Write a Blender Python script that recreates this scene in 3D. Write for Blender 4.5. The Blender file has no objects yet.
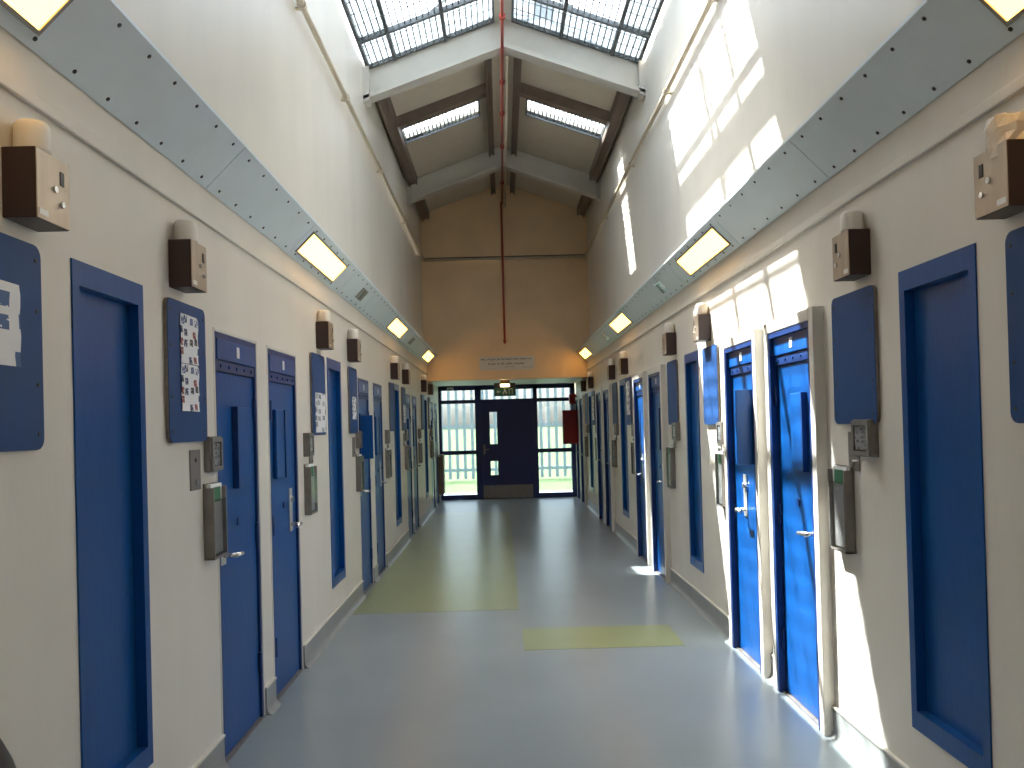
import bpy, bmesh, math, random
from mathutils import Vector, Matrix
random.seed(7)
S = bpy.context.scene
C = S.collection
R_ = math.radians

# ------------------------------------------------------------------ camera
CAM = Vector((-0.12, 0.0, 1.55))
YAW, PIT, ROL, F_PX = R_(0.672), R_(0.561), R_(1.522), 850.0
fwd = Vector((math.sin(YAW)*math.cos(PIT), math.cos(YAW)*math.cos(PIT), math.sin(PIT)))
rgt = Vector((math.cos(YAW), -math.sin(YAW), 0))
upv = rgt.cross(fwd)
r2 = math.cos(ROL)*rgt - math.sin(ROL)*upv
u2 = math.cos(ROL)*upv + math.sin(ROL)*rgt
cd = bpy.data.cameras.new('camera')
cd.sensor_width = 36.0
cd.lens = F_PX/1024*36
cd.shift_y = 32.878/1024
cd.clip_start, cd.clip_end = 0.05, 500
cam = bpy.data.objects.new('camera', cd)
C.objects.link(cam)
cam.matrix_world = Matrix(((r2.x, u2.x, -fwd.x, CAM.x), (r2.y, u2.y, -fwd.y, CAM.y), (r2.z, u2.z, -fwd.z, CAM.z), (0, 0, 0, 1)))
S.camera = cam

# ------------------------------------------------------------------ world, sun, exposure
SUN_D = Vector((1.0, -0.97, -2.17)).normalized()      # direction the sunlight travels
W_ = bpy.data.worlds.new('sky'); S.world = W_; W_.use_nodes = True
wn, wl = W_.node_tree.nodes, W_.node_tree.links
wn.clear()
sky = wn.new('ShaderNodeTexSky'); sky.sky_type = 'NISHITA'; sky.sun_disc = False
sky.sun_elevation = math.asin(-SUN_D.z)
sky.sun_rotation = math.atan2(-SUN_D.x, -SUN_D.y)
sky.air_density = 1.6; sky.dust_density = 3.5; sky.ozone_density = 1.0
bg = wn.new('ShaderNodeBackground'); bg.inputs['Strength'].default_value = 0.55
wo = wn.new('ShaderNodeOutputWorld')
hs = wn.new('ShaderNodeHueSaturation'); hs.inputs['Saturation'].default_value = 0.45
wl.new(sky.outputs[0], hs.inputs['Color']); wl.new(hs.outputs[0], bg.inputs[0]); wl.new(bg.outputs[0], wo.inputs[0])
sd = bpy.data.lights.new('sun', 'SUN'); sd.energy = 15.0; sd.angle = R_(0.55); sd.color = (1.0, 0.97, 0.92)
sun = bpy.data.objects.new('sun', sd); C.objects.link(sun)
sun.location = (-6, 10, 14)
sun.rotation_euler = SUN_D.to_track_quat('-Z', 'Y').to_euler()
vs = S.view_settings
vs.view_transform = 'Standard'; vs.look = 'None'; vs.gamma = 1.0; vs.use_curve_mapping = False
vs.exposure = 1.74

# ------------------------------------------------------------------ dimensions (metres)
W = 1.458            # corridor half width
UPW = W + 0.05       # upper walls stand back a little
Z_TR0, TR_D = 2.68, 0.185        # light trough: lower edge at wall, projection
Z_EAVE, SLP = 5.42, 0.355
Y_END, Y_SCR, Y_BACK = 15.4, 18.0, -5.0
Z_SOF = 2.39
def ZR(u): return Z_EAVE + SLP*(W - u)

# ------------------------------------------------------------------ materials
def mat(name, col, rough=0.5, metal=0.0, var=0.0, scale=6.0, bump=0.0, bscale=60.0, stretch=None, spec=0.5):
    m = bpy.data.materials.new(name); m.use_nodes = True
    n, l = m.node_tree.nodes, m.node_tree.links
    b = n['Principled BSDF']
    b.inputs['Base Color'].default_value = (*col, 1); b.inputs['Roughness'].default_value = rough
    b.inputs['Metallic'].default_value = metal; b.inputs['Specular IOR Level'].default_value = spec
    if var or bump:
        tc = n.new('ShaderNodeTexCoord'); mp = n.new('ShaderNodeMapping')
        l.new(tc.outputs['Object'], mp.inputs[0])
        if stretch: mp.inputs['Scale'].default_value = stretch
    if var:
        t = n.new('ShaderNodeTexNoise'); t.inputs['Scale'].default_value = scale; t.inputs['Detail'].default_value = 5
        l.new(mp.outputs[0], t.inputs['Vector'])
        r = n.new('ShaderNodeValToRGB')
        r.color_ramp.elements[0].position = 0.3; r.color_ramp.elements[1].position = 0.7
        r.color_ramp.elements[0].color = (*[c*(1-var) for c in col], 1)
        r.color_ramp.elements[1].color = (*[min(1, c*(1+var)) for c in col], 1)
        l.new(t.outputs['Fac'], r.inputs[0]); l.new(r.outputs[0], b.inputs['Base Color'])
        mr = n.new('ShaderNodeMapRange'); mr.inputs['To Min'].default_value = rough*0.85; mr.inputs['To Max'].default_value = min(1, rough*1.15)
        l.new(t.outputs['Fac'], mr.inputs['Value']); l.new(mr.outputs[0], b.inputs['Roughness'])
    if bump:
        t2 = n.new('ShaderNodeTexNoise'); t2.inputs['Scale'].default_value = bscale; t2.inputs['Detail'].default_value = 3
        l.new(mp.outputs[0], t2.inputs['Vector'])
        bp = n.new('ShaderNodeBump'); bp.inputs['Strength'].default_value = bump; bp.inputs['Distance'].default_value = 0.01
        l.new(t2.outputs['Fac'], bp.inputs['Height']); l.new(bp.outputs[0], b.inputs['Normal'])
    return m
def emit(name, col, strength, base=(0.8, 0.8, 0.8)):
    m = mat(name, base, 0.4); b = m.node_tree.nodes['Principled BSDF']
    b.inputs['Emission Color'].default_value = (*col, 1); b.inputs['Emission Strength'].default_value = strength
    return m
def glass(name, tint=(0.95, 0.97, 0.97), fac=0.08, rough=0.02):
    m = bpy.data.materials.new(name); m.use_nodes = True
    n, l = m.node_tree.nodes, m.node_tree.links; n.clear()
    o = n.new('ShaderNodeOutputMaterial'); mx = n.new('ShaderNodeMixShader')
    t = n.new('ShaderNodeBsdfTransparent'); g = n.new('ShaderNodeBsdfGlossy')
    t.inputs[0].default_value = (*tint, 1); g.inputs['Roughness'].default_value = rough
    mx.inputs[0].default_value = fac
    l.new(t.outputs[0], mx.inputs[1]); l.new(g.outputs[0], mx.inputs[2]); l.new(mx.outputs[0], o.inputs[0])
    return m
def diffusing(name, col):
    m = bpy.data.materials.new(name); m.use_nodes = True
    n, l = m.node_tree.nodes, m.node_tree.links; n.clear()
    o = n.new('ShaderNodeOutputMaterial'); mx = n.new('ShaderNodeMixShader')
    t = n.new('ShaderNodeBsdfTranslucent'); g = n.new('ShaderNodeBsdfDiffuse')
    t.inputs[0].default_value = (*col, 1); g.inputs[0].default_value = (*col, 1); mx.inputs[0].default_value = 0.3
    l.new(t.outputs[0], mx.inputs[1]); l.new(g.outputs[0], mx.inputs[2]); l.new(mx.outputs[0], o.inputs[0])
    return m
def printed(name, inks, sx, sy, cover=0.5):
    """white paper with small printed boxes and lines"""
    m = mat(name, (0.75, 0.76, 0.78), 0.55); n, l = m.node_tree.nodes, m.node_tree.links
    b = n['Principled BSDF']
    tc = n.new('ShaderNodeTexCoord'); sp = n.new('ShaderNodeSeparateXYZ'); cb = n.new('ShaderNodeCombineXYZ')
    l.new(tc.outputs['Generated'], sp.inputs[0]); l.new(sp.outputs['Y'], cb.inputs['X']); l.new(sp.outputs['Z'], cb.inputs['Y'])
    mp = n.new('ShaderNodeMapping'); mp.inputs['Scale'].default_value = (sx, sy, 1); l.new(cb.outputs[0], mp.inputs[0])
    vo = n.new('ShaderNodeTexVoronoi'); vo.distance = 'CHEBYCHEV'; vo.inputs['Scale'].default_value = 1.0; vo.inputs['Randomness'].default_value = 0.55
    l.new(mp.outputs[0], vo.inputs['Vector'])
    no = n.new('ShaderNodeTexNoise'); no.inputs['Scale'].default_value = 3.0; no.inputs['Detail'].default_value = 2; l.new(mp.outputs[0], no.inputs['Vector'])
    lt = n.new('ShaderNodeMath'); lt.operation = 'LESS_THAN'; lt.inputs[1].default_value = 0.36; l.new(vo.outputs['Distance'], lt.inputs[0])
    gt = n.new('ShaderNodeMath'); gt.operation = 'GREATER_THAN'; gt.inputs[1].default_value = cover; l.new(no.outputs['Fac'], gt.inputs[0])
    an = n.new('ShaderNodeMath'); an.operation = 'MULTIPLY'; l.new(lt.outputs[0], an.inputs[0]); l.new(gt.outputs[0], an.inputs[1])
    s2 = n.new('ShaderNodeSeparateColor'); l.new(vo.outputs['Color'], s2.inputs[0])
    rp = n.new('ShaderNodeValToRGB'); rp.color_ramp.interpolation = 'CONSTANT'
    while len(rp.color_ramp.elements) < len(inks): rp.color_ramp.elements.new(0.5)
    for i, c in enumerate(inks):
        rp.color_ramp.elements[i].position = i/len(inks); rp.color_ramp.elements[i].color = (*c, 1)
    l.new(s2.outputs[0], rp.inputs[0])
    mx = n.new('ShaderNodeMix'); mx.data_type = 'RGBA'; l.new(an.outputs[0], mx.inputs['Factor'])
    mx.inputs['A'].default_value = (0.75, 0.76, 0.78, 1); l.new(rp.outputs[0], mx.inputs['B'])
    l.new(mx.outputs['Result'], b.inputs['Base Color'])
    return m

M = {}
M['wall'] = mat('cream_wall_paint', (0.71, 0.672, 0.60), 0.42, var=0.05, scale=2.2, bump=0.12, bscale=45, stretch=(1, 1, 0.3))
M['endwall'] = mat('ochre_wall_paint', (0.80, 0.575, 0.345), 0.55, var=0.06, scale=2.0, bump=0.12, bscale=45)
M['ceil'] = mat('ceiling_board', (0.62, 0.56, 0.46), 0.7, var=0.04)
M['beam'] = mat('white_beam_paint', (0.57, 0.545, 0.50), 0.5, var=0.03)
M['steel'] = mat('brown_grey_steel', (0.20, 0.16, 0.135), 0.5, var=0.15)
M['bars'] = mat('dark_grey_bars', (0.10, 0.11, 0.115), 0.5)
M['mesh'] = mat('grey_mesh_wire', (0.16, 0.17, 0.18), 0.5)
M['blue'] = mat('blue_gloss_paint', (0.003, 0.066, 0.255), 0.33, var=0.10, scale=3.5, bump=0.10, bscale=30, stretch=(1, 1, 0.35), spec=0.32)
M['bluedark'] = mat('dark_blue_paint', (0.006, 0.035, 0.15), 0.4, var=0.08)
M['navy'] = mat('navy_frame_paint', (0.010, 0.022, 0.12), 0.4, var=0.08)
M['board'] = mat('blue_board_laminate', (0.012, 0.058, 0.19), 0.5, var=0.05, scale=5, spec=0.25)
M['boardedge'] = mat('chipped_board_edge', (0.18, 0.16, 0.14), 0.7, var=0.3, scale=30)
M['trough'] = mat('grey_blue_trough_paint', (0.68, 0.76, 0.80), 0.42, var=0.03)
M['troughdk'] = mat('trough_joint', (0.10, 0.11, 0.12), 0.6)
M['screw'] = mat('dark_screw', (0.045, 0.045, 0.05), 0.4, metal=0.6)
M['frame'] = mat('white_door_frame_paint', (0.66, 0.63, 0.57), 0.4, var=0.04)
M['box'] = mat('dark_brown_enamel', (0.030, 0.014, 0.016), 0.4, var=0.1)
M['metal'] = mat('brushed_bronze_metal', (0.42, 0.35, 0.28), 0.38, metal=0.75, var=0.12, scale=14, stretch=(1, 1, 0.15))
M['zinc'] = mat('grey_metal', (0.23, 0.21, 0.195), 0.4, metal=0.5, var=0.12, scale=18)
M['plate'] = mat('satin_steel_plate', (0.55, 0.54, 0.52), 0.35, metal=0.5, var=0.08)
M['chrome'] = mat('satin_chrome', (0.72, 0.72, 0.72), 0.22, metal=0.9)
M['opal'] = mat('opal_plastic', (0.78, 0.75, 0.68), 0.45)
M['wrap'] = mat('crumpled_plastic', (0.72, 0.66, 0.58), 0.3, bump=0.5, bscale=25)
M['floor'] = mat('grey_blue_vinyl', (0.24, 0.285, 0.305), 0.28, var=0.07, scale=1.6, spec=0.85)
M['green'] = mat('lime_green_vinyl', (0.27, 0.31, 0.155), 0.28, var=0.05, scale=2.0, spec=0.85)
for k in ('floor', 'green'):        # even sheen over the whole vinyl floor
    nt = M[k].node_tree; sock = nt.nodes['Principled BSDF'].inputs['Roughness']
    for lk in list(sock.links): nt.links.remove(lk)
    sock.default_value = 0.28
M['skirt'] = mat('grey_vinyl_skirting', (0.27, 0.285, 0.28), 0.35, var=0.08)
M['cap'] = mat('pale_skirting_cap', (0.58, 0.56, 0.50), 0.5)
M['pipe'] = mat('cream_pipe_paint', (0.60, 0.52, 0.40), 0.45, var=0.08)
M['redpipe'] = mat('red_pipe_paint', (0.42, 0.075, 0.055), 0.4, var=0.08)
M['red'] = mat('red_enamel', (0.36, 0.015, 0.022), 0.35)
M['lamp'] = emit('warm_lamp_diffuser', (1.0, 0.52, 0.10), 2.1, (0.8, 0.7, 0.5))
M['lampframe'] = mat('lamp_frame', (0.30, 0.28, 0.24), 0.4, metal=0.4)
M['glass'] = glass('tinted_glass', (0.50, 0.55, 0.58), 0.08)
M['roofglass'] = glass('roof_glass', (0.93, 0.96, 0.97), 0.05)
M['diffglass'] = diffusing('obscured_roof_glass', (0.42, 0.46, 0.48))
M['clearplastic'] = glass('clear_plastic_cover', (0.80, 0.80, 0.80), 0.18, 0.12)
M['paper'] = mat('white_paper', (0.78, 0.79, 0.78), 0.6)
M['greencard'] = mat('green_card', (0.03, 0.16, 0.07), 0.5)
M['printA'] = printed('picture_sheet_print', [(0.03, 0.05, 0.12), (0.25, 0.06, 0.06), (0.05, 0.05, 0.05), (0.12, 0.16, 0.3)], 4, 5, 0.40)
M['printB'] = printed('grey_sheet_print', [(0.30, 0.33, 0.37), (0.20, 0.24, 0.30), (0.42, 0.44, 0.46)], 3, 6, 0.40)
M['printC'] = printed('blue_sheet_print', [(0.04, 0.10, 0.25), (0.10, 0.18, 0.33), (0.06, 0.12, 0.25)], 2, 4, 0.35)
M['ink'] = mat('dark_ink', (0.05, 0.04, 0.04), 0.6)
M['signplate'] = mat('pale_sign_plate', (0.62, 0.60, 0.56), 0.5)
M['black'] = mat('black_plastic', (0.018, 0.013, 0.015), 0.35)
M['exitgreen'] = mat('exit_sign_green', (0.02, 0.12, 0.06), 0.4)
M['white'] = mat('white_plastic', (0.75, 0.75, 0.73), 0.45)
M['exitlamp'] = emit('exit_lamp', (1.0, 0.72, 0.30), 5.0)
M['grass'] = mat('grass', (0.14, 0.20, 0.06), 0.9, var=0.25, scale=3, bump=0.4, bscale=30)
M['galv'] = mat('galvanised_steel', (0.36, 0.43, 0.50), 0.5, metal=0.2)
M['concrete'] = mat('pale_concrete', (0.45, 0.44, 0.42), 0.85, var=0.1)
M['wood'] = mat('brown_cabinet', (0.20, 0.14, 0.10), 0.5, var=0.15, stretch=(1, 1, 0.2))

# ------------------------------------------------------------------ helpers
def mbox(bm, f, a, b, c):
    v = [bm.verts.new(f(a[i], b[j], c[k])) for i in (0, 1) for j in (0, 1) for k in (0, 1)]
    for q in ((0, 1, 3, 2), (4, 6, 7, 5), (0, 4, 5, 1), (2, 3, 7, 6), (0, 2, 6, 4), (1, 5, 7, 3)):
        bm.faces.new([v[i] for i in q])
ident = lambda x, y, z: (x, y, z)
def wallf(s): return lambda y, d, z: (s*(W - d), y, z)               # d: out of the wall into the corridor
def rooff(s): return lambda u, y, t: (s*u, y, ZR(u) + t)             # u: distance from ridge line, t: above ceiling plane
Q = math.sqrt(0.5)
def slantf(s): return lambda a, y, n: (s*(W - (a + n)*Q), y, Z_TR0 + (a - n)*Q)   # a: up the sloping trough face, n: off it
def prism(bm, f, pts, c):
    lo = [bm.verts.new(f(p[0], c[0], p[1])) for p in pts]; hi = [bm.verts.new(f(p[0], c[1], p[1])) for p in pts]
    bm.faces.new(lo); bm.faces.new(hi[::-1])
    for i in range(len(pts)):
        j = (i+1) % len(pts); bm.faces.new((lo[i], hi[i], hi[j], lo[j]))
def rounded(y0, y1, z0, z1, r, n=4):
    out = []
    for cx, cz, a0 in ((y1-r, z1-r, 0), (y0+r, z1-r, 90), (y0+r, z0+r, 180), (y1-r, z0+r, 270)):
        for i in range(n+1):
            a = R_(a0 + 90*i/n); out.append((cx + r*math.cos(a), cz + r*math.sin(a)))
    return out
def tube(bm, p0, p1, r, seg=12, r1=None):
    p0, p1 = Vector(p0), Vector(p1); d = (p1-p0).normalized()
    u = d.orthogonal().normalized(); v = d.cross(u); r1 = r if r1 is None else r1
    a = [bm.verts.new(p0 + r*(math.cos(2*math.pi*i/seg)*u + math.sin(2*math.pi*i/seg)*v)) for i in range(seg)]
    b = [bm.verts.new(p1 + r1*(math.cos(2*math.pi*i/seg)*u + math.sin(2*math.pi*i/seg)*v)) for i in range(seg)]
    bm.faces.new(a[::-1]); bm.faces.new(b)
    for i in range(seg):
        j = (i+1) % seg; bm.faces.new((a[i], a[j], b[j], b[i]))
def lathe(bm, o, prof, seg=24):
    rings = [[bm.verts.new((o[0] + r*math.cos(2*math.pi*i/seg), o[1] + r*math.sin(2*math.pi*i/seg), o[2] + z)) for i in range(seg)] for r, z in prof]
    for a, b in zip(rings, rings[1:]):
        for i in range(seg):
            j = (i+1) % seg; bm.faces.new((a[i], a[j], b[j], b[i]))
    bm.faces.new(rings[0][::-1]); bm.faces.new(rings[-1])
def obj(name, bm, m, parent=None, bevel=0.0, smooth=False, label=None):
    bmesh.ops.recalc_face_normals(bm, faces=bm.faces[:])
    me = bpy.data.meshes.new(name)
    if smooth:
        for f in bm.faces: f.smooth = len(f.verts) == 4
    bm.to_mesh(me); bm.free()
    me.materials.append(M[m] if isinstance(m, str) else m)
    o = bpy.data.objects.new(name, me); C.objects.link(o)
    if bevel:
        b = o.modifiers.new('bevel', 'BEVEL'); b.width = bevel; b.segments = 2; b.limit_method = 'ANGLE'
    if parent:
        o.parent = parent; o.matrix_parent_inverse = parent.matrix_basis.inverted()
    if label: o['label'] = label
    return o
def boxes(name, f, lst, m, parent=None, bevel=0.0, label=None):
    bm = bmesh.new()
    for a, b, c in lst: mbox(bm, f, a, b, c)
    return obj(name, bm, m, parent, bevel, label=label)
def thing(name, label, cat, loc, group=None, kind=None):
    o = bpy.data.objects.new(name, None); C.objects.link(o); o.location = loc; o.empty_display_size = 0.1
    return tag(o, label, cat, group, kind)
def tag(o, label, cat, group=None, kind=None):
    o['label'] = label; o['category'] = cat
    if group: o['group'] = group
    if kind: o['kind'] = kind
    return o
def struct(o, label=None):
    o['kind'] = 'structure'
    if label: o['label'] = label
    return o
SIDE = {-1: 'left', 1: 'right'}
ORD = ['nearest', 'second', 'third', 'fourth', 'fifth', 'sixth', 'seventh', 'eighth', 'ninth', 'tenth']

# ------------------------------------------------------------------ layout along the two walls (distance from the camera)
DOORS = {-1: [(3.99, 4.66), (4.89, 5.55), (7.92, 8.57), (8.86, 9.51), (11.80, 12.45), (12.66, 13.31), (15.88, 16.53), (16.78, 17.43)],
          1: [(4.18, 4.83), (5.13, 5.78), (8.15, 8.80), (9.15, 9.80), (12.12, 12.77), (13.08, 13.73), (16.05, 16.70), (16.95, 17.60)]}
PANELS = {-1: [(2.68, 3.185), (6.56, 7.08), (10.55, 11.07), (14.60, 15.12)],
           1: [(2.79, 3.31), (6.78, 7.24), (10.76, 11.28), (14.85, 15.37)]}
BOARDS = {-1: [(2.03, 2.465), (3.39, 3.82), (5.95, 6.39), (7.40, 7.80), (10.08, 10.50), (11.30, 11.70), (14.05, 14.47), (15.36, 15.76)],
           1: [(2.14, 2.59), (3.52, 3.97), (6.11, 6.55), (7.54, 7.96), (10.22, 10.66), (11.50, 11.95), (14.27, 14.72), (15.48, 15.92)]}
LAMPS = {-1: [2.31, 3.46, 6.19, 7.43, 10.30, 11.50, 14.18, 15.50],
          1: [2.44, 3.57, 6.33, 7.58, 10.50, 11.70, 14.50, 15.80]}
STRIPS = {-1: [(1.26, 2.43), (5.45, 6.62), (9.72, 10.90), (13.92, 15.10)], 1: [(1.33, 2.50), (5.56, 6.73), (9.79, 10.97), (14.14, 15.28)]}
DZ1, PZ0, PZ1 = 2.03, 0.34, 2.10

# ------------------------------------------------------------------ setting
fl = struct(boxes('floor', ident, [((-2.2, 2.2), (Y_BACK-0.3, Y_SCR+0.25), (-0.2, 0.0))], 'floor'), 'shiny grey-blue vinyl corridor floor')
boxes('vinyl_inlay', ident, [((-W+0.03, -0.02), (7.16, 15.3), (-0.01, 0.0012))], 'green', fl, label='lime green vinyl strip in the left half of the floor')
boxes('vinyl_inlay', ident, [((-0.01, 1.10), (5.86, 6.48), (-0.01, 0.0012))], 'green', fl, label='lime green vinyl rectangle in the right half of the floor')

for s in (-1, 1):
    f = wallf(s); lst = []
    ops = sorted([(a, b, 0.0, DZ1) for a, b in DOORS[s]] + [(a, b, PZ0, PZ1) for a, b in PANELS[s]])
    y = Y_BACK; D = (-0.25, 0.0); ZT = Z_TR0 + TR_D
    for a, b, z0, z1 in ops:
        lst.append(((y, a), D, (0, ZT)))
        if z0 > 0: lst.append(((a, b), D, (0, z0)))
        lst.append(((a, b), D, (z1, ZT)))
        y = b
    lst.append(((y, Y_SCR+0.25), D, (0, ZT)))
    lst.append(((Y_BACK, Y_END+0.25), (-0.25, W-UPW), (ZT, Z_EAVE+0.12)))
    struct(boxes('wall_'+SIDE[s], f, lst, 'wall'), 'cream painted corridor wall on the '+SIDE[s])
    # coved vinyl skirting between the doors, with returns at each pier
    bm = bmesh.new(); bc = bmesh.new(); y = Y_BACK
    for a, b in DOORS[s] + [(Y_SCR, 0)]:
        fw = 0.018 if s < 0 else 0.062
        e0, e1 = y, a-fw if b else a
        if e1 > e0 + 0.02:
            prof = [(0.0, 0.0), (0.042, 0.0), (0.026, 0.008), (0.016, 0.024), (0.012, 0.045), (0.012, 0.142), (0.0, 0.142)]
            lo = [bm.verts.new(f(e0, d, z)) for d, z in prof]; hi = [bm.verts.new(f(e1, d, z)) for d, z in prof]
            bm.faces.new(lo); bm.faces.new(hi[::-1])
            for i in range(len(prof)):
                j = (i+1) % len(prof); bm.faces.new((lo[i], hi[i], hi[j], lo[j]))
            mbox(bc, f, (e0, e1), (0, 0.017), (0.142, 0.152))
        y = b + fw
    bb = struct(obj('baseboard_'+SIDE[s], bm, 'skirt'), 'grey coved vinyl skirting along the %s wall' % SIDE[s])
    obj('capping_strip', bc, 'cap', bb)
    # moulding under the trough
    bm = bmesh.new()
    for e0, e1 in ((Y_BACK, Y_END),):
        mbox(bm, f, (e0, e1), (0, 0.018), (2.505, 2.545))
    struct(obj('trim_1' if s < 0 else 'trim_2', bm, 'wall', bevel=0.004), 'cream moulding below the light trough on the %s wall' % SIDE[s])

# upper end wall with gable, lobby soffit, wall behind the camera
bm = bmesh.new()
prism(bm, lambda a, b, c: (a, b, c), [(-UPW, Z_SOF), (UPW, Z_SOF), (UPW, ZR(W)+0.05), (0, ZR(0)+0.05), (-UPW, ZR(W)+0.05)], (Y_END, Y_END+0.25))
struct(obj('wall_end', bm, 'endwall'), 'ochre gable wall above the lobby opening')
struct(boxes('ceiling_lobby', ident, [((-W, W), (Y_END+0.25, Y_SCR+0.25), (Z_SOF+0.02, Z_SOF+0.2))], 'wall'), 'low plain ceiling of the lobby before the glazed doors')
bm = bmesh.new()
prism(bm, lambda a, b, c: (a, b, c), [(-UPW, 0), (UPW, 0), (UPW, ZR(W)+0.05), (0, ZR(0)+0.05), (-UPW, ZR(W)+0.05)], (Y_BACK-0.25, Y_BACK))
struct(obj('wall_back', bm, 'wall'), 'cream wall behind the camera')

# sloping ceiling: solid bays with small rooflights, open bays for the big skylight and an added one behind the camera
BACK = (-2.6, -1.0)  # unseen roof opening, added for more light around the camera
BIG = (5.97, 9.10)
SM = [(1.6, 2.15, 0.33, 1.33), (11.06, 11.60, 0.33, 1.33)]
bm = bmesh.new()
for s in (-1, 1):
    f = rooff(s); t = (0.0, 0.10)
    def cbox(u0, u1, y0, y1): mbox(bm, f, (u0, u1), (y0, y1), t)
    cbox(0, UPW, Y_BACK, BACK[0])
    for (y0, y1), (h0, h1, u0, u1) in zip(((BACK[1], BIG[0]), (BIG[1], Y_END)), SM):
        cbox(0, UPW, y0, h0); cbox(0, UPW, h1, y1); cbox(0, u0, h0, h1); cbox(u1, UPW, h0, h1)
ce = struct(obj('ceiling', bm, 'ceil'), 'cream boarded sloping ceiling')

# ------------------------------------------------------------------ roof frames (white rafters)
for n, yb in enumerate([-3.35, 0.75, 4.95, 9.12, 13.28]):
    o = thing('roof_frame', ['white pitched steel frame far behind the camera', 'white pitched steel frame over the camera', 'white pitched steel frame at the near end of the big skylight',
              'white pitched steel frame at the far end of the big skylight', 'farther white pitched steel frame near the ochre end wall'][n], 'beam', (0, yb, Z_EAVE))
    for s in (-1, 1):
        f = rooff(s)
        r = boxes('rafter', f, [((0.0, UPW), (yb-0.012, yb+0.012), (-0.30, -0.005))], 'beam', o)
        boxes('flange', f, [((0.0, UPW), (yb-0.09, yb+0.09), (-0.345, -0.30))], 'beam', r, 0.004)
        boxes('end_plate', f, [((W-0.015, UPW), (yb-0.09, yb+0.09), (-0.37, -0.005))], 'beam', r)

# ------------------------------------------------------------------ brown steel purlins in the solid bays
for s in (-1, 1):
    f = rooff(s)
    for nm, u0, u1, where in (('ridge', 0.13, 0.215, 'beside the ridge'), ('eave', 1.34, 1.46, 'along the eaves')):
        for (y0, y1, bay) in ((9.22, 13.20, 'before the far frame'), (13.36, Y_END, 'beyond the far frame'), (0.85, 4.85, 'over the camera')):
            o = thing('steel_purlin', 'brown steel purlin %s on the %s slope %s' % (where, SIDE[s], bay), 'purlin', f(u0, y0, 0))
            boxes('web', f, [((u0, u0+0.02), (y0, y1), (-0.13, 0.0)), ((u1-0.02, u1), (y0, y1), (-0.13, 0.0))], 'steel', o)
            boxes('bottom_flange', f, [((u0, u1), (y0, y1), (-0.105, -0.09))], 'steel', o)
    o = thing('cross_member', 'brown steel cross member before the small rooflight on the %s slope' % SIDE[s], 'beam', f(0.2, 10.7, 0))
    boxes('web', f, [((0.215, 1.34), (10.64, 10.67), (-0.13, -0.0))], 'steel', o)
    boxes('plate', f, [((0.215, 1.34), (10.67, 11.03), (-0.03, -0.005))], 'steel', o)

# ------------------------------------------------------------------ skylights
LONG = [0.62, 1.165]
def big_skylight(s, y0, y1, cross, label):
    f = rooff(s)
    o = thing('roof_skylight', label, 'skylight', f(0.8, y0, 0))
    us = [0.10] + LONG + [1.455]
    ys = [y0] + cross + [y1]
    for u in LONG: boxes('glazing_bar', f, [((u-0.018, u+0.018), (y0, y1), (-0.03, 0.02))], 'bars', o)
    for y in cross: boxes('glazing_bar', f, [((0.10, 1.455), (y-0.02, y+0.02), (-0.034, 0.02))], 'bars', o)
    boxes('outer_frame', f, [((0.092, 0.112), (y0, y1), (-0.02, 0.05)), ((1.445, 1.475), (y0, y1), (0.0, 0.05)), ((0.10, 1.455), (y0, y0+0.03), (-0.02, 0.05)), ((0.10, 1.455), (y1-0.03, y1), (-0.02, 0.05))], 'bars', o)
    for i in range(len(us)-1):
        for j in range(len(ys)-1):
            diff = ys[j+1] > 8.9 or i == 2 or y0 < 0
            boxes('pane', f, [((us[i]+0.012, us[i+1]-0.012), (ys[j]+0.012, ys[j+1]-0.012), (0.022, 0.026))], 'diffglass' if diff else 'roofglass', o)
    boxes('ridge_board', f, [((0.0, 0.095), (y0, y1), (-0.012, 0.03))], 'beam', o)
    bm = bmesh.new(); u = 0.145
    while u < 1.44:
        if all(abs(u-v) > 0.03 for v in LONG): mbox(bm, f, (u-0.0065, u+0.0065), (y0, y1), (-0.012, -0.007))
        u += 0.060
    y = y0+0.2
    while y < y1:
        mbox(bm, f, (0.10, 1.455), (y-0.005, y+0.005), (-0.007, -0.003)); y += 0.22
    g = obj('security_mesh', bm, 'mesh', o); g['kind'] = 'stuff'
for s in (-1, 1):
    big_skylight(s, 5.97, 9.10, [6.53, 7.23, 8.46], 'large barred glass skylight on the %s slope over the corridor' % SIDE[s])
    big_skylight(s, BACK[0], BACK[1], [-1.8], 'extra obscured skylight on the %s slope, added unseen to brighten the near corridor' % SIDE[s])  # added behind the camera as soft fill for the near walls
for y0, y1, lab in ((5.6, 9.3, 'raised white ridge capping above the big skylight'),):
    o = thing('ridge_capping', lab, 'roof cap', (0, y0, 6.7))
    boxes('cap', ident, [((-0.078, 0.078), (y0, y1), (6.72, 6.75))], 'beam', o)
    for yy in (y0, (y0+y1)/2, y1-0.04):
        boxes('support', ident, [((-0.015, 0.015), (yy, yy+0.03), (ZR(0), 6.72))], 'bars', o)
        for s in (-1, 1):
            bm = bmesh.new(); mbox(bm, lambda u, y, t: (s*u, y, 6.72-(u/1.5)*1.2+t), (0.07, 1.5), (yy, yy+0.03), (-0.02, 0.02)); obj('outer_rafter', bm, 'bars', o)
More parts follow.
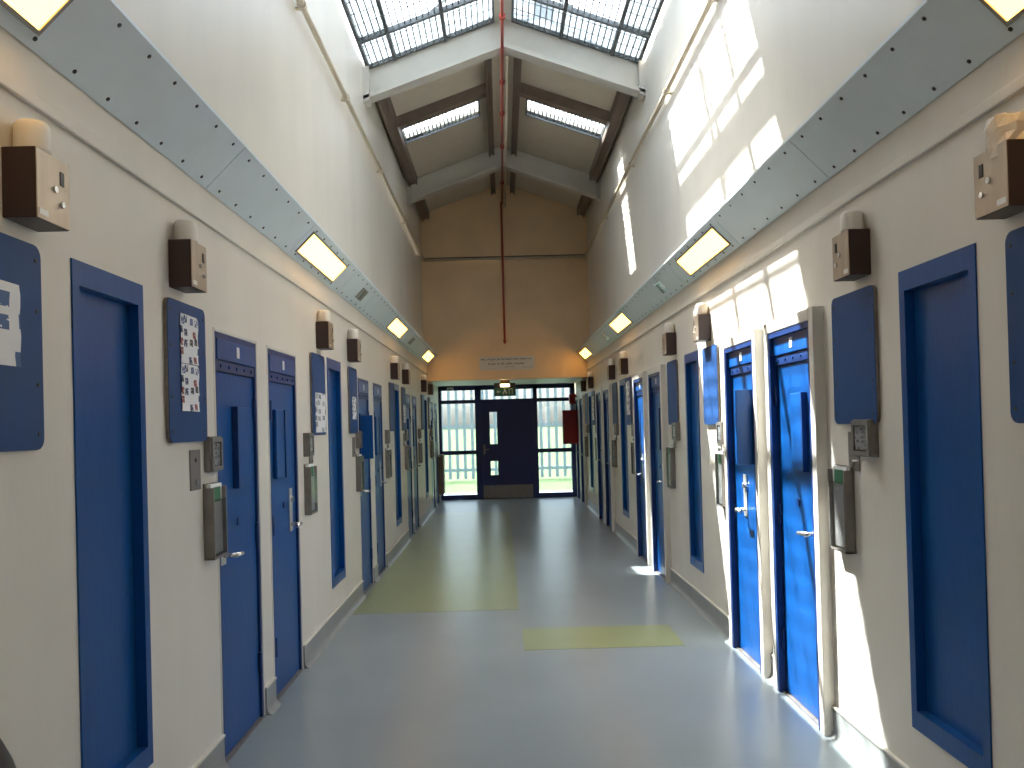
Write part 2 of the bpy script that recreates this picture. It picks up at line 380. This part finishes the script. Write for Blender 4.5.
def small_skylight(s, h0, h1, u0, u1, label):
    f = rooff(s)
    o = thing('small_rooflight', label, 'skylight', f((u0+u1)/2, h0, 0))
    boxes('upstand', f, [((u0-0.02, u0), (h0-0.02, h1+0.02), (-0.03, 0.04)), ((u1, u1+0.02), (h0-0.02, h1+0.02), (-0.03, 0.04)), ((u0, u1), (h0-0.02, h0), (-0.03, 0.04)), ((u0, u1), (h1, h1+0.02), (-0.03, 0.04))], 'bars', o)
    boxes('pane', f, [((u0, u1), (h0, h1), (0.02, 0.025))], 'roofglass', o)
    bm = bmesh.new(); u = u0+0.05
    while u < u1-0.02:
        mbox(bm, f, (u-0.007, u+0.007), (h0, h1), (-0.004, 0.004)); u += 0.052
    mbox(bm, f, (u0, u1), ((h0+h1)/2-0.004, (h0+h1)/2+0.004), (0.008, 0.014))
    obj('security_bars', bm, 'mesh', o)['kind'] = 'stuff'
for s in (-1, 1):
    small_skylight(s, *SM[1], 'small barred rooflight on the %s slope beyond the white frame' % SIDE[s])
    small_skylight(s, *SM[0], 'small barred rooflight on the %s slope over the camera' % SIDE[s])

# ------------------------------------------------------------------ sloping light troughs, their strip lights
for s in (-1, 1):
    f = slantf(s); L = TR_D/Q
    o = thing('light_trough', 'long sloping grey-blue metal light trough along the %s wall' % SIDE[s], 'light trough', (s*W, 2.0, Z_TR0))
    bm = bmesh.new()
    pts = [(0.0, Z_TR0-0.012), (TR_D+0.004, Z_TR0+TR_D-0.008), (TR_D+0.004, Z_TR0+TR_D+0.004), (0.0, Z_TR0+TR_D+0.004)]
    a = [bm.verts.new((s*(W-d-0.0), Y_BACK, z+0.008)) for d, z in pts]; b = [bm.verts.new((s*(W-d-0.0), Y_END, z+0.008)) for d, z in pts]
    bm.faces.new(a); bm.faces.new(b[::-1])
    for i in range(4): bm.faces.new((a[i], b[i], b[(i+1) % 4], a[(i+1) % 4]))
    obj('trough_body', bm, 'trough', o)
    off = 0.0 if s < 0 else 0.07
    seams = [-5.0, -2.85, -0.35, 1.20, 3.9, 5.38, 6.98, 8.1, 9.64, 11.2, 12.3, 13.85, Y_END-off]
    for i in range(len(seams)-1):
        y0, y1 = seams[i]+off, seams[i+1]+off
        p = boxes('cover_panel', f, [((0.0, L), (y0+0.003, y1-0.003), (0.0, 0.012))], 'trough', o)
        if y1 > 1:
            bm = bmesh.new(); st = 0.23; n = max(2, round((y1-y0)/st))
            for k in range(n):
                y = y0 + (k+0.5)*(y1-y0)/n
                for aa in (0.030, L-0.030):
                    tube(bm, f(aa, y, 0.010), f(aa, y, 0.0155), 0.0075, 8)
            obj('screw_rows', bm, 'screw', p)['kind'] = 'stuff'
    for n, (y0, y1) in enumerate(STRIPS[s]):
        q = thing('strip_light', '%s glowing warm strip light in the sloping trough on the %s wall' % (ORD[n], SIDE[s]), 'strip light', f(0.13, y0, 0.012), 'strip lights in the wall troughs')
        boxes('lamp_frame', f, [((0.042, 0.056), (y0, y1), (0.012, 0.022)), ((0.206, 0.220), (y0, y1), (0.012, 0.022)), ((0.056, 0.206), (y0, y0+0.014), (0.012, 0.022)), ((0.056, 0.206), (y1-0.014, y1), (0.012, 0.022))], 'lampframe', q)
        boxes('diffuser', f, [((0.056, 0.206), (y0+0.014, y1-0.014), (0.012, 0.018))], 'lamp', q)
    for n, y0 in enumerate((7.54, 11.75)):
        q = thing('trough_vent', '%s small grey vent plate on the trough of the %s wall' % (('nearer', 'farther')[n], SIDE[s]), 'vent', f(0.1, y0, 0.012))
        boxes('plate', f, [((0.075, 0.19), (y0, y0+0.25), (0.012, 0.017))], 'lampframe' if s < 0 else 'chrome', q)
        boxes('louvre', f, [((0.085+0.02*k, 0.095+0.02*k), (y0+0.12, y0+0.24), (0.017, 0.022)) for k in range(5)], 'zinc', q)

# ------------------------------------------------------------------ wall conduits and red sprinkler pipe
for s in (-1, 1):
    X = s*(UPW-0.045); ys = Y_END-0.06
    o = thing('wall_conduit', 'cream conduit pipe clipped high along the %s upper wall' % SIDE[s], 'pipe', (X, 0, 4.57))
    bm = bmesh.new(); tube(bm, (X, Y_BACK, 4.57), (X, ys, 4.57), 0.024); obj('pipe', bm, 'pipe', o, smooth=True)
    for y in (1.5, 3.9, 6.0, 7.7, 9.9, 12.4):
        bm = bmesh.new(); tube(bm, (X, y, 4.57), (X, y+0.05, 4.57), 0.034); mbox(bm, ident, (min(X, s*UPW), max(X, s*UPW)), (y+0.01, y+0.04), (4.54, 4.555)); obj('clip', bm, 'pipe', o)
o = thing('cross_conduit', 'cream conduit running across the ochre end wall', 'pipe', (0, Y_END-0.04, 4.57))
bm = bmesh.new(); tube(bm, (-UPW+0.03, Y_END-0.05, 4.57), (UPW-0.03, Y_END-0.05, 4.57), 0.022); obj('pipe', bm, 'pipe', o, smooth=True)
bm = bmesh.new(); tube(bm, (-UPW+0.05, Y_END-0.02, 4.61), (UPW-0.05, Y_END-0.02, 4.61), 0.010); obj('cable', bm, 'steel', o)
o = thing('sprinkler_pipe', 'red sprinkler pipe running under the ridge and down the end wall', 'pipe', (0, 5, 5.48))
bm = bmesh.new(); tube(bm, (-0.015, Y_BACK, 5.572), (-0.015, Y_END-0.05, 5.572), 0.017); obj('ridge_run', bm, 'redpipe', o, smooth=True)
bm = bmesh.new(); tube(bm, (-0.035, Y_END-0.10, 5.58), (-0.035, Y_END-0.10, 3.08), 0.020); obj('drop', bm, 'redpipe', o, smooth=True)
bm = bmesh.new(); tube(bm, (-0.035, Y_END-0.10, 3.08), (-0.035, Y_END-0.10, 3.02), 0.034, 10, 0.012); obj('sprinkler_head', bm, 'redpipe', o)
for y in (6.4, 8.3, 9.9, 10.9, 12.2, 14.0):
    bm = bmesh.new(); tube(bm, (-0.015, y, 5.572), (-0.015, y+0.05, 5.572), 0.032); obj('coupling', bm, 'redpipe', o)
o = thing('ridge_conduit', 'cream conduit beside the red pipe under the ridge', 'pipe', (0.03, 9, 5.5))
bm = bmesh.new(); tube(bm, (0.035, 9.15, 5.525), (0.035, Y_END, 5.525), 0.016); obj('pipe', bm, 'pipe', o, smooth=True)

# ------------------------------------------------------------------ cell doors
def door(s, n, y0, y1, pier, opened):
    f = wallf(s)
    num = n + 1 + (8 if s > 0 else 0)
    o = thing('door_%d' % num, '%s blue steel cell door from the camera on the %s wall%s' % (ORD[n], SIDE[s], ', its viewing flap swung open' if opened else ''), 'door', f(y0, 0, 0), None, 'structure')
    q_ = -0.012 if s < 0 else 0.012; f0 = f
    f = lambda y, d, z: f0(y, d + q_ + 0.06, z)      # door depths are measured from the leaf face at -0.06
    pr = (0.004 if s < 0 else 0.055) - q_ - 0.06      # white pressed frame, proud of the wall
    fw = 0.018 if s < 0 else 0.062
    boxes('frame', f, [((y0-fw, y0), (-0.11, pr), (0, DZ1+fw)), ((y1, y1+fw), (-0.11, pr), (0, DZ1+fw)), ((y0, y1), (-0.11, pr), (DZ1, DZ1+fw))], 'frame', o, 0.005)
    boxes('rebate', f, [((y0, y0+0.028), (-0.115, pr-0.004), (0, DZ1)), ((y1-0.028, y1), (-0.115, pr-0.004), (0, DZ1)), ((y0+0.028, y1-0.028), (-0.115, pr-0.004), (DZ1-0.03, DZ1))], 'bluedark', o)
    a, b = y0+0.028, y1-0.028
    h = boxes('header_panel', f, [((a, b), (-0.10, -0.042), (1.90, DZ1-0.03))], 'blue', o, 0.003)
    m = (y0+y1)/2
    boxes('number_tag', f, [((m-0.02, m+0.02), (-0.042, -0.039), (1.925, 1.98))], 'white', h)
    boxes('header_strip', f, [((a, b), (-0.10, -0.05), (1.845, 1.897))], 'bluedark', o, 0.003)
    bm = bmesh.new()
    for k in range(5):
        y = a + (k+0.5)*(b-a)/5; tube(bm, f(y, -0.051, 1.871), f(y, -0.044, 1.871), 0.008, 8)
    obj('rivets', bm, 'blue', o)['kind'] = 'stuff'
    lf = boxes('leaf', f, [((a+0.004, b-0.004), (-0.105, -0.06), (0.012, 1.842))], 'blue', o, 0.004)
    # viewing flap on the pier side
    if pier > 0: v0, v1 = (b-0.36, b-0.13) if s < 0 else (b-0.45, b-0.27)
    else: v0, v1 = a+0.09, a+0.28
    if opened:
        boxes('viewing_slot', f, [((v0+0.02, v1-0.02), (-0.06, -0.057), (1.27, 1.70))], 'black', o)
        hy = v0 if s > 0 else v1-0.10
        hy = a+0.012 if s > 0 else a+0.07
        boxes('viewing_flap', f, [((hy, hy+0.022), (-0.055, 0.08 if s > 0 else 0.07), (1.27, 1.73 if s > 0 else 1.68))], 'bluedark' if False else 'blue', o, 0.004)
        boxes('flap_hinge', f, [((hy-0.01, hy+0.03), (-0.06, -0.04), (1.26, 1.70))], 'bluedark', o)
    else:
        boxes('viewing_flap', f, [((v0, v1), (-0.06, -0.036), (1.27, 1.68))], 'blue', o, 0.006)
        e = v0 if pier > 0 else v1
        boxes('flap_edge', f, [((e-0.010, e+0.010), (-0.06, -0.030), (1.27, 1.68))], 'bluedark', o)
    # lock plate and lever on the other side
    c = (a+0.06 if pier > 0 else b-0.14) if s < 0 else (a+0.035 if pier > 0 else b-0.26)
    p = boxes('lock_plate', f, [((c-0.035, c+0.035), (-0.06, -0.054), (0.92, 1.19))], 'plate', o, 0.002)
    bm = bmesh.new(); tube(bm, f(c, -0.054, 1.12), f(c, -0.040, 1.12), 0.018); obj('lock_cylinder', bm, 'chrome', p)
    bm = bmesh.new(); tube(bm, f(c, -0.054, 0.965), f(c, 0.012, 0.965), 0.011); dr = 1 if pier > 0 else -1
    tube(bm, f(c, 0.004, 0.965), f(c+dr*0.10, 0.004, 0.96), 0.012, 12, 0.010); obj('lever_handle', bm, 'chrome', p, smooth=True)
    # lower bolt and hinges on the pier side
    hy = b if pier > 0 else a
    for z in (0.25, 0.95, 1.62):
        bm = bmesh.new(); tube(bm, f(hy-pier*0.012, -0.05, z), f(hy-pier*0.012, -0.05, z+0.11), 0.011); obj('hinge', bm, 'bluedark', o)
    bm = bmesh.new(); tube(bm, f(m, -0.06, 1.10), f(m, -0.054, 1.10), 0.02); obj('key_escutcheon', bm, 'bluedark', o)
    boxes('threshold', f, [((y0, y1), (-0.115, -0.04), (0, 0.008))], 'zinc', o)
for s in (-1, 1):
    for n, (y0, y1) in enumerate(DOORS[s]):
        door(s, n, y0, y1, 1 if n % 2 == 0 else -1, (s, n) in ((-1, 2), (1, 1)))

# ------------------------------------------------------------------ recessed blue service panels
for s in (-1, 1):
    f = wallf(s)
    for n, (y0, y1) in enumerate(PANELS[s]):
        o = thing('service_panel', '%s tall recessed blue service panel without handle on the %s wall' % (ORD[n], SIDE[s]), 'panel', f(y0, 0, PZ0))
        w = 0.034
        boxes('panel_frame', f, [((y0-0.01, y0+w), (-0.09, 0.006), (PZ0-0.01, PZ1+0.01)), ((y1-w, y1+0.01), (-0.09, 0.006), (PZ0-0.01, PZ1+0.01)), ((y0+w, y1-w), (-0.09, 0.006), (PZ0-0.01, PZ0+w+0.03)), ((y0+w, y1-w), (-0.09, 0.006), (PZ1-w-0.035, PZ1+0.01))], 'blue', o)
        boxes('infill', f, [((y0+w, y1-w), (-0.09, -0.034), (PZ0+w+0.03, PZ1-w-0.035))], 'blue', o)

# ------------------------------------------------------------------ blue notice boards and what is pinned to them
POST = {(-1, 0): [('printC', (2.15, 2.345), (1.745, 1.97), 'clear-wrapped sheet with a blue picture on the nearest left board')],
        (-1, 1): [('printA', (3.515, 3.715), (1.845, 2.05), 'upper white sheet of small pictures on the board beside the first left door'),
                  ('printA', (3.515, 3.715), (1.645, 1.842), 'lower white sheet of small pictures on the board beside the first left door')],
        (-1, 2): [('printB', (6.02, 6.36), (1.535, 1.82), 'pale grey printed sheet low on the third left board')],
        (-1, 3): [('printB', (7.50, 7.70), (1.64, 1.84), 'small pale printed sheet on the fourth left board')],
        (-1, 5): [('printB', (11.38, 11.62), (1.62, 1.86), 'pale printed sheet on the sixth left board')],
        (1, 4): [('printB', (10.30, 10.58), (1.64, 2.05), 'pale printed sheet on the fifth right board')],
        (1, 6): [('printB', (14.35, 14.64), (1.60, 2.0), 'pale printed sheet on the seventh right board')],
        (-1, 7): [('printB', (15.42, 15.70), (1.60, 2.0), 'pale printed sheet on the eighth left board')]}
def sheet(f, y0, y1, z0, z1, d, m, wav, label):
    bm = bmesh.new(); N = 8
    g = [[[bm.verts.new(f(y0+(y1-y0)*i/3, d+k*0.001+wav*(0.5+0.5*math.sin(j*1.7+i)), z0+(z1-z0)*j/N)) for j in range(N+1)] for i in range(4)] for k in (0, 1)]
    for k in (0, 1):
        for i in range(3):
            for j in range(N): bm.faces.new((g[k][i][j], g[k][i+1][j], g[k][i+1][j+1], g[k][i][j+1]))
    o = obj('paper_sheet', bm, m, smooth=True)
    return tag(o, label, 'paper', 'sheets pinned on the boards')
for s in (-1, 1):
    f = wallf(s)
    for n, (y0, y1) in enumerate(BOARDS[s]):
        o = thing('notice_board', '%s blue notice board from the camera on the %s wall%s' % (ORD[n], SIDE[s], ', with paper pinned on it' if (s, n) in POST else ', empty'), 'notice board', f(y0, 0, 1.515))
        bm = bmesh.new(); prism(bm, lambda a, b, c: f(a, b, c), rounded(y0, y1, 1.515, 2.10, 0.035), (0.003, 0.016)); obj('core', bm, 'boardedge', o)
        bm = bmesh.new(); prism(bm, lambda a, b, c: f(a, b, c), rounded(y0+0.001, y1-0.001, 1.516, 2.099, 0.034), (0.016, 0.019)); obj('face', bm, 'board', o)
        bm = bmesh.new()
        for yy in (y0+0.03, y1-0.03):
            for z in (1.56, 1.70, 1.91, 2.055): tube(bm, f(yy, 0.018, z), f(yy, 0.0215, z), 0.006, 8)
        obj('screws', bm, 'screw', o)['kind'] = 'stuff'
        for m, (a, b), (c, d), lab in POST.get((s, n), []):
            sheet(f, a, b, c, d, 0.0205, m, 0.004, lab)

# ------------------------------------------------------------------ call-light boxes above the boards
for s in (-1, 1):
    f = wallf(s)
    for n, y in enumerate(LAMPS[s]):
        z0, z1, wd, dp = 2.148, 2.342, 0.175, 0.092
        wrapped = (s, n) == (1, 0)
        o = thing('call_light', '%s brown call-light box from the camera on the %s wall%s' % (ORD[n], SIDE[s], ', wrapped in plastic' if wrapped else ''), 'lamp', f(y, 0, z0), 'call-light boxes above the boards')
        h = boxes('housing', f, [((y, y+wd), (0.0, dp), (z0, z1))], 'box', o, 0.003)
        p = boxes('face_plate', f, [((y+0.002, y+wd-0.002), (dp, dp+0.003), (z0+0.002, z1-0.002))], 'metal', o)
        boxes('slot', f, [((y+wd*0.70, y+wd*0.82), (dp+0.003, dp+0.005), (z1-0.075, z1-0.035))], 'black', p)
        for (yy, zz) in ((0.52, 0.10), (0.74, 0.065)):
            bm = bmesh.new(); tube(bm, f(y+wd*yy, dp+0.003, z0+zz), f(y+wd*yy, dp+0.010, z0+zz), 0.010); obj('push_button', bm, 'chrome', p)
        boxes('label_strip', f, [((y+0.01, y+0.055), (dp+0.003, dp+0.0045), (z0+0.012, z0+0.030))], 'white', p)
        x, yy, _ = f(y+wd*0.42, 0.046, 0)
        bm = bmesh.new(); lathe(bm, (x, yy, z1), [(0.046, 0), (0.048, 0.012), (0.047, 0.06), (0.045, 0.078), (0.038, 0.088), (0.012, 0.092)], 24); obj('lamp_cap', bm, 'opal', o, smooth=True)
        if wrapped:
            bm = bmesh.new(); lathe(bm, (x, yy-0.0, z1-0.03), [(0.05, 0.0), (0.062, 0.03), (0.056, 0.06), (0.06, 0.09), (0.054, 0.118), (0.03, 0.126)], 14)
            for v in bm.verts: v.co += Vector((random.uniform(-.007, .007), random.uniform(-.007, .007), random.uniform(-.012, .006)))
            obj('plastic_wrap', bm, 'wrap', o)

# ------------------------------------------------------------------ small fittings beside each door
def fittings(s, n, y0, y1, near):
    f = wallf(s); who = '%s door on the %s wall' % (ORD[n], SIDE[s])
    if near:     # things stand before the door
        e = y0-0.075
        if s < 0: ub, pl, lb = (e-0.115, e+0.005), (e-0.275, e-0.155), (e-0.12, e+0.06)
        else: ub, pl, lb = (e-0.555, e-0.375), (e-0.365, e-0.25), (e-0.295, e-0.105)
        ub = (e-0.095, e+0.055) if s < 0 else ub
    else:
        e = y1+0.075
        ub, pl, lb = (e+0.09, e+0.235), (e+0.245, e+0.36), (e+0.09, e+0.28)
    o = thing('card_frame', 'small grey metal card frame beside the '+who, 'card frame', f(ub[0], 0, 1.375))
    hsg = boxes('housing', f, [((ub[0], ub[1]), (0.033 if near and s < 0 else 0.0, 0.060 if near and s < 0 else 0.035), (1.375, 1.535))] if not (near and s < 0) else [((ub[0], ub[1]), (0.0, 0.030), (1.375, 1.535))], 'zinc', o, 0.004)
    boxes('card', f, [((ub[0]+0.03, ub[1]-0.03), (0.031 if near and s < 0 else 0.036, 0.033 if near and s < 0 else 0.038), (1.405, 1.505))], 'printB', o)
    d = 0.033 if near and s < 0 else 0.038
    boxes('cover', f, [((ub[0]+0.028, ub[1]-0.028), (d, d+0.003), (1.40, 1.51))], 'clearplastic', o)
    boxes('rim', f, [((ub[0]+0.005, ub[0]+0.027), (d-0.005, d+0.006), (1.38, 1.53)), ((ub[1]-0.027, ub[1]-0.005), (d-0.005, d+0.006), (1.38, 1.53)), ((ub[0]+0.027, ub[1]-0.027), (d-0.005, d+0.006), (1.38, 1.40)), ((ub[0]+0.027, ub[1]-0.027), (d-0.005, d+0.006), (1.51, 1.53))], 'zinc', o)
    o = thing('switch_plate', 'narrow metal key-switch plate beside the '+who, 'switch', f(pl[0], 0, 1.305))
    p = boxes('plate', f, [((pl[0], pl[1]), (0.0, 0.006), (1.305, 1.48))], 'zinc', o, 0.002)
    bm = bmesh.new(); m = (pl[0]+pl[1])/2; tube(bm, f(m, 0.006, 1.34), f(m, 0.016, 1.34), 0.012); obj('push_button', bm, 'chrome', p)
    bm = bmesh.new(); tube(bm, f(m, 0.006, 1.435), f(m, 0.009, 1.435), 0.009); obj('keyhole', bm, 'black', p)
    o = thing('paper_holder', 'tall grey metal paper holder with clear front beside the '+who, 'paper holder', f(lb[0], 0, 0.945))
    z0, z1 = (0.985 if s < 0 else 0.93), 1.325; y0_, y1_ = lb
    boxes('back_tray', f, [((y0_, y1_), (0.0, 0.010), (z0, z1)), ((y0_, y0_+0.012), (0.010, 0.048), (z0, z1-0.02)), ((y1_-0.012, y1_), (0.010, 0.048), (z0, z1-0.02)), ((y0_, y1_), (0.010, 0.048), (z0, z0+0.012))], 'zinc', o, 0.002)
    boxes('paper', f, [((y0_+0.016, y1_-0.016), (0.012, 0.030), (z0+0.02, z1-0.005))], 'paper', o)
    boxes('green_card', f, [((y0_+0.05, y1_-0.045), (0.031, 0.034), (z1-0.085, z1-0.02))], 'greencard', o)
    boxes('clear_front', f, [((y0_+0.012, y1_-0.012), (0.044, 0.047), (z0+0.012, z1-0.075))], 'clearplastic', o)
for s in (-1, 1):
    for n, (y0, y1) in enumerate(DOORS[s]):
        if n < 7: fittings(s, n, y0, y1, n % 2 == 0)

# ------------------------------------------------------------------ glazed end screen
ys = Y_SCR; X0, X1 = -W, W-0.02
o = thing('end_screen', 'navy framed glazed screen closing the far end of the corridor', 'screen', (0, ys, 0))
fy = (ys, ys+0.09)
def fr(nm, x0, x1, z0, z1): return boxes(nm, ident, [((x0, x1), fy, (z0, z1))], 'navy', o, 0.004)
fr('stile', X0, -1.40, 0, Z_SOF); fr('stile', 1.335, X1, 0, Z_SOF)
fr('mullion', -0.69, -0.56, 0, Z_SOF); fr('mullion', 0.545, 0.63, 0, Z_SOF)
fr('head_rail', X0, X1, 2.315, Z_SOF+0.02)
for a, b in ((-1.40, -0.69), (0.63, 1.335)):
    fr('transom', a, b, 2.035, 2.11); fr('transom', a, b, 0.955, 1.04); fr('sill_rail', a, b, 0.0, 0.10)
    for z0, z1 in ((0.10, 0.955), (1.04, 2.035), (2.11, 2.315)):
        boxes('pane', ident, [((a, b), (ys+0.04, ys+0.046), (z0, z1))], 'glass', o)
fr('transom', -0.56, 0.545, 2.07, 2.11)
boxes('pane', ident, [((-0.56, 0.545), (ys+0.04, ys+0.046), (2.11, 2.315))], 'glass', o)
d = thing('door_17', 'navy blue door with two small glazed slots in the far glazed screen', 'door', (0, ys, 0), None, 'structure')
yd = (ys+0.015, ys+0.06); x0, x1 = -0.56, 0.545
boxes('leaf', ident, [((x0, -0.385), yd, (0.0, 2.07)), ((-0.23, x1), yd, (0.0, 2.07)), ((-0.385, -0.23), yd, (0.0, 0.505)), ((-0.385, -0.23), yd, (0.80, 1.16)), ((-0.385, -0.23), yd, (1.84, 2.07))], 'navy', d)
for z0, z1 in ((0.505, 0.80), (1.16, 1.84)):
    boxes('vision_pane', ident, [((-0.385, -0.23), (ys+0.035, ys+0.041), (z0, z1))], 'glass', d)
boxes('kick_plate', ident, [((-0.55, 0.50), (ys+0.010, ys+0.015), (0.015, 0.29))], 'zinc', d)
bm = bmesh.new(); mbox(bm, ident, (-0.53, -0.49), (ys-0.01, ys+0.015), (0.95, 1.15)); tube(bm, (-0.51, ys-0.03, 1.05), (-0.41, ys-0.03, 1.05), 0.011); obj('pull_handle', bm, 'zinc', d)
boxes('closer', ident, [((0.25, 0.50), (ys-0.03, ys+0.015), (1.99, 2.05))], 'navy', d)
q = thing('door_sensor', 'small white sensor on the head of the glazed screen', 'sensor', (-1.2, ys, 2.36))
boxes('body', ident, [((-1.27, -1.13), (ys-0.05, ys), (2.32, 2.38))], 'white', q, 0.008)
boxes('lens', ident, [((-1.24, -1.16), (ys-0.055, ys-0.05), (2.33, 2.345))], 'black', q)

# exit sign hanging from the lobby soffit edge
q = thing('exit_sign', 'green running-man exit sign with a lit lamp hanging above the lobby', 'sign', (-0.06, 15.7, 2.3))
boxes('bracket', ident, [((-0.13, 0.04), (15.75, 15.80), (2.335, Z_SOF+0.02))], 'wood', q)
boxes('case', ident, [((-0.255, 0.145), (15.72, 15.83), (2.095, 2.335))], 'black', q, 0.006)
g = boxes('legend_panel', ident, [((-0.24, 0.13), (15.714, 15.72), (2.11, 2.245))], 'exitgreen', q)
bm = bmesh.new(); yy = (15.711, 15.714)
for x0_, x1_, z0_, z1_ in ((-0.20, -0.13, 2.165, 2.18), (-0.20, -0.175, 2.15, 2.195), (-0.07, -0.045, 2.20, 2.225), (-0.08, -0.03, 2.165, 2.195), (-0.095, -0.07, 2.13, 2.165), (-0.045, -0.015, 2.135, 2.165), (0.02, 0.03, 2.125, 2.23), (0.02, 0.085, 2.22, 2.23), (0.075, 0.085, 2.125, 2.23)):
    mbox(bm, ident, (x0_, x1_), yy, (z0_, z1_))
obj('pictogram', bm, 'signplate', g)
boxes('lamp', ident, [((-0.135, 0.03), (15.700, 15.72), (2.265, 2.315))], 'exitlamp', q, 0.006)

# sign with two lines of lettering on the end wall
q = thing('wall_sign', 'pale sign with two lines of dark lettering over the lobby opening', 'sign', (0, Y_END, 2.56))
boxes('plate', ident, [((-0.505, 0.49), (Y_END-0.012, Y_END), (2.555, 2.80))], 'signplate', q)
rnd = random.Random(3)
def line(words, xa, xb, z, h, nm):
    bm = bmesh.new(); tot = sum(words)+len(words)-1; cw = (xb-xa)/tot; x = xa
    for w_ in words:
        for k in range(w_):
            hh = h*rnd.choice((0.7, 0.7, 0.7, 1.0)); mbox(bm, ident, (x+cw*0.12, x+cw*0.36), (Y_END-0.014, Y_END-0.012), (z, z+hh))
            mbox(bm, ident, (x+cw*0.36, x+cw*0.88), (Y_END-0.014, Y_END-0.012), ((z, z+h*0.22) if rnd.random() < .5 else (z+h*0.48, z+h*0.70)))
            if rnd.random() < .6: mbox(bm, ident, (x+cw*0.66, x+cw*0.88), (Y_END-0.014, Y_END-0.012), (z, z+h*0.7))
            x += cw
        x += cw
    obj(nm, bm, 'ink', q)
line([4, 8, 3, 9, 5, 6, 3], -0.48, 0.44, 2.735, 0.034, 'lettering')
line([6, 2, 3, 5, 8], -0.35, 0.31, 2.655, 0.034, 'lettering')
line([8, 6], -0.05, 0.12, 2.605, 0.013, 'small_print')
line([4, 2, 5], 0.28, 0.47, 2.59, 0.013, 'small_print')

# red alarm box and sounder in the lobby corner, brown cabinet opposite
q = thing('alarm_cabinet', 'red metal fire alarm cabinet in the right corner by the glazed screen', 'cabinet', (1.3, 17.6, 1.13))
boxes('body', ident, [((1.13, 1.435), (17.52, 17.75), (1.13, 1.83))], 'red', q, 0.008)
boxes('door', ident, [((1.14, 1.425), (17.51, 17.52), (1.14, 1.82))], 'red', q, 0.003)
bm = bmesh.new(); tube(bm, (1.16, 17.50, 1.46), (1.16, 17.51, 1.46), 0.012); obj('latch', bm, 'black', q)
boxes('conduit', ident, [((1.33, 1.345), (17.68, 17.695), (1.83, 1.95)), ((1.375, 1.39), (17.68, 17.695), (1.83, 1.95)), ((1.40, W), (17.55, 17.7), (1.3, 1.6))], 'zinc', q)
q = thing('alarm_sounder', 'small red alarm sounder above the red cabinet', 'alarm', (1.35, 17.6, 2.0))
boxes('body', ident, [((1.285, 1.43), (17.58, 17.75), (1.96, 2.17))], 'red', q, 0.02)
boxes('mount', ident, [((1.40, W), (17.62, 17.70), (2.0, 2.13))], 'red', q)
q = thing('wall_cabinet', 'narrow brown cabinet on the left wall of the lobby', 'cabinet', (-W, 17.55, 0.2))
f = wallf(-1)
boxes('body', f, [((17.50, 17.90), (0.0, 0.10), (0.16, 0.98))], 'wood', q, 0.005)
boxes('door', f, [((17.51, 17.89), (0.10, 0.11), (0.17, 0.97))], 'wood', q, 0.003)

# domed bin against the left wall at the near edge of the view
BX, BY = -1.30, 1.75
q = thing('waste_bin', 'dark domed lid of a waste bin at the near left corner', 'bin', (BX, BY, 0))
bm = bmesh.new(); lathe(bm, (BX, BY, 0), [(0.13, 0.0), (0.145, 0.02), (0.148, 0.78), (0.145, 0.80)], 32); obj('body', bm, 'box', q, smooth=True)
bm = bmesh.new(); lathe(bm, (BX, BY, 0.80), [(0.155, 0.0), (0.155, 0.03), (0.143, 0.07), (0.125, 0.11), (0.08, 0.145), (0.03, 0.16), (0.005, 0.162)], 32); obj('lid', bm, 'black', q, smooth=True)

# ------------------------------------------------------------------ outside the glazed screen
struct(boxes('ground', ident, [((-400, 400), (Y_SCR+0.25, 450), (-0.25, -0.05))], 'grass'), 'sunlit lawn outside the glazed screen')
struct(boxes('ground_path', ident, [((-2.5, 2.5), (Y_SCR+0.25, 20.2), (-0.15, -0.03))], 'concrete'), 'pale path outside the glazed screen')
q = thing('added_sun_shade', 'unseen slab added to keep sun off the glazed screen', 'sun shade', (0, 18.4, 2.75))  # added out of view to stop sun falling through the screen onto the floor
boxes('slab', ident, [((-2.2, 2.2), (Y_SCR+0.05, 19.7), (2.62, 2.8))], 'concrete', q)
boxes('bracket', ident, [((-2.1, -2.0), (Y_SCR+0.1, 19.5), (2.54, 2.62)), ((2.0, 2.1), (Y_SCR+0.1, 19.5), (2.54, 2.62))], 'concrete', q)
q = thing('palisade_fence', 'pale steel palisade fence on the lawn outside', 'fence', (0, 25, 0))
for k in range(30):
    x = -3.3 + k*0.225
    boxes('pale', ident, [((x, x+0.085), (25.0, 25.02), (0.0, 3.1))], 'galv', q)
for z in (0.22, 1.50, 2.75):
    boxes('rail', ident, [((-3.5, 3.6), (25.02, 25.08), (z, z+0.09))], 'galv', q)
for x in (-3.45, -0.75, 1.95):
    boxes('post', ident, [((x, x+0.10), (25.08, 25.18), (-0.05, 3.0))], 'galv', q)
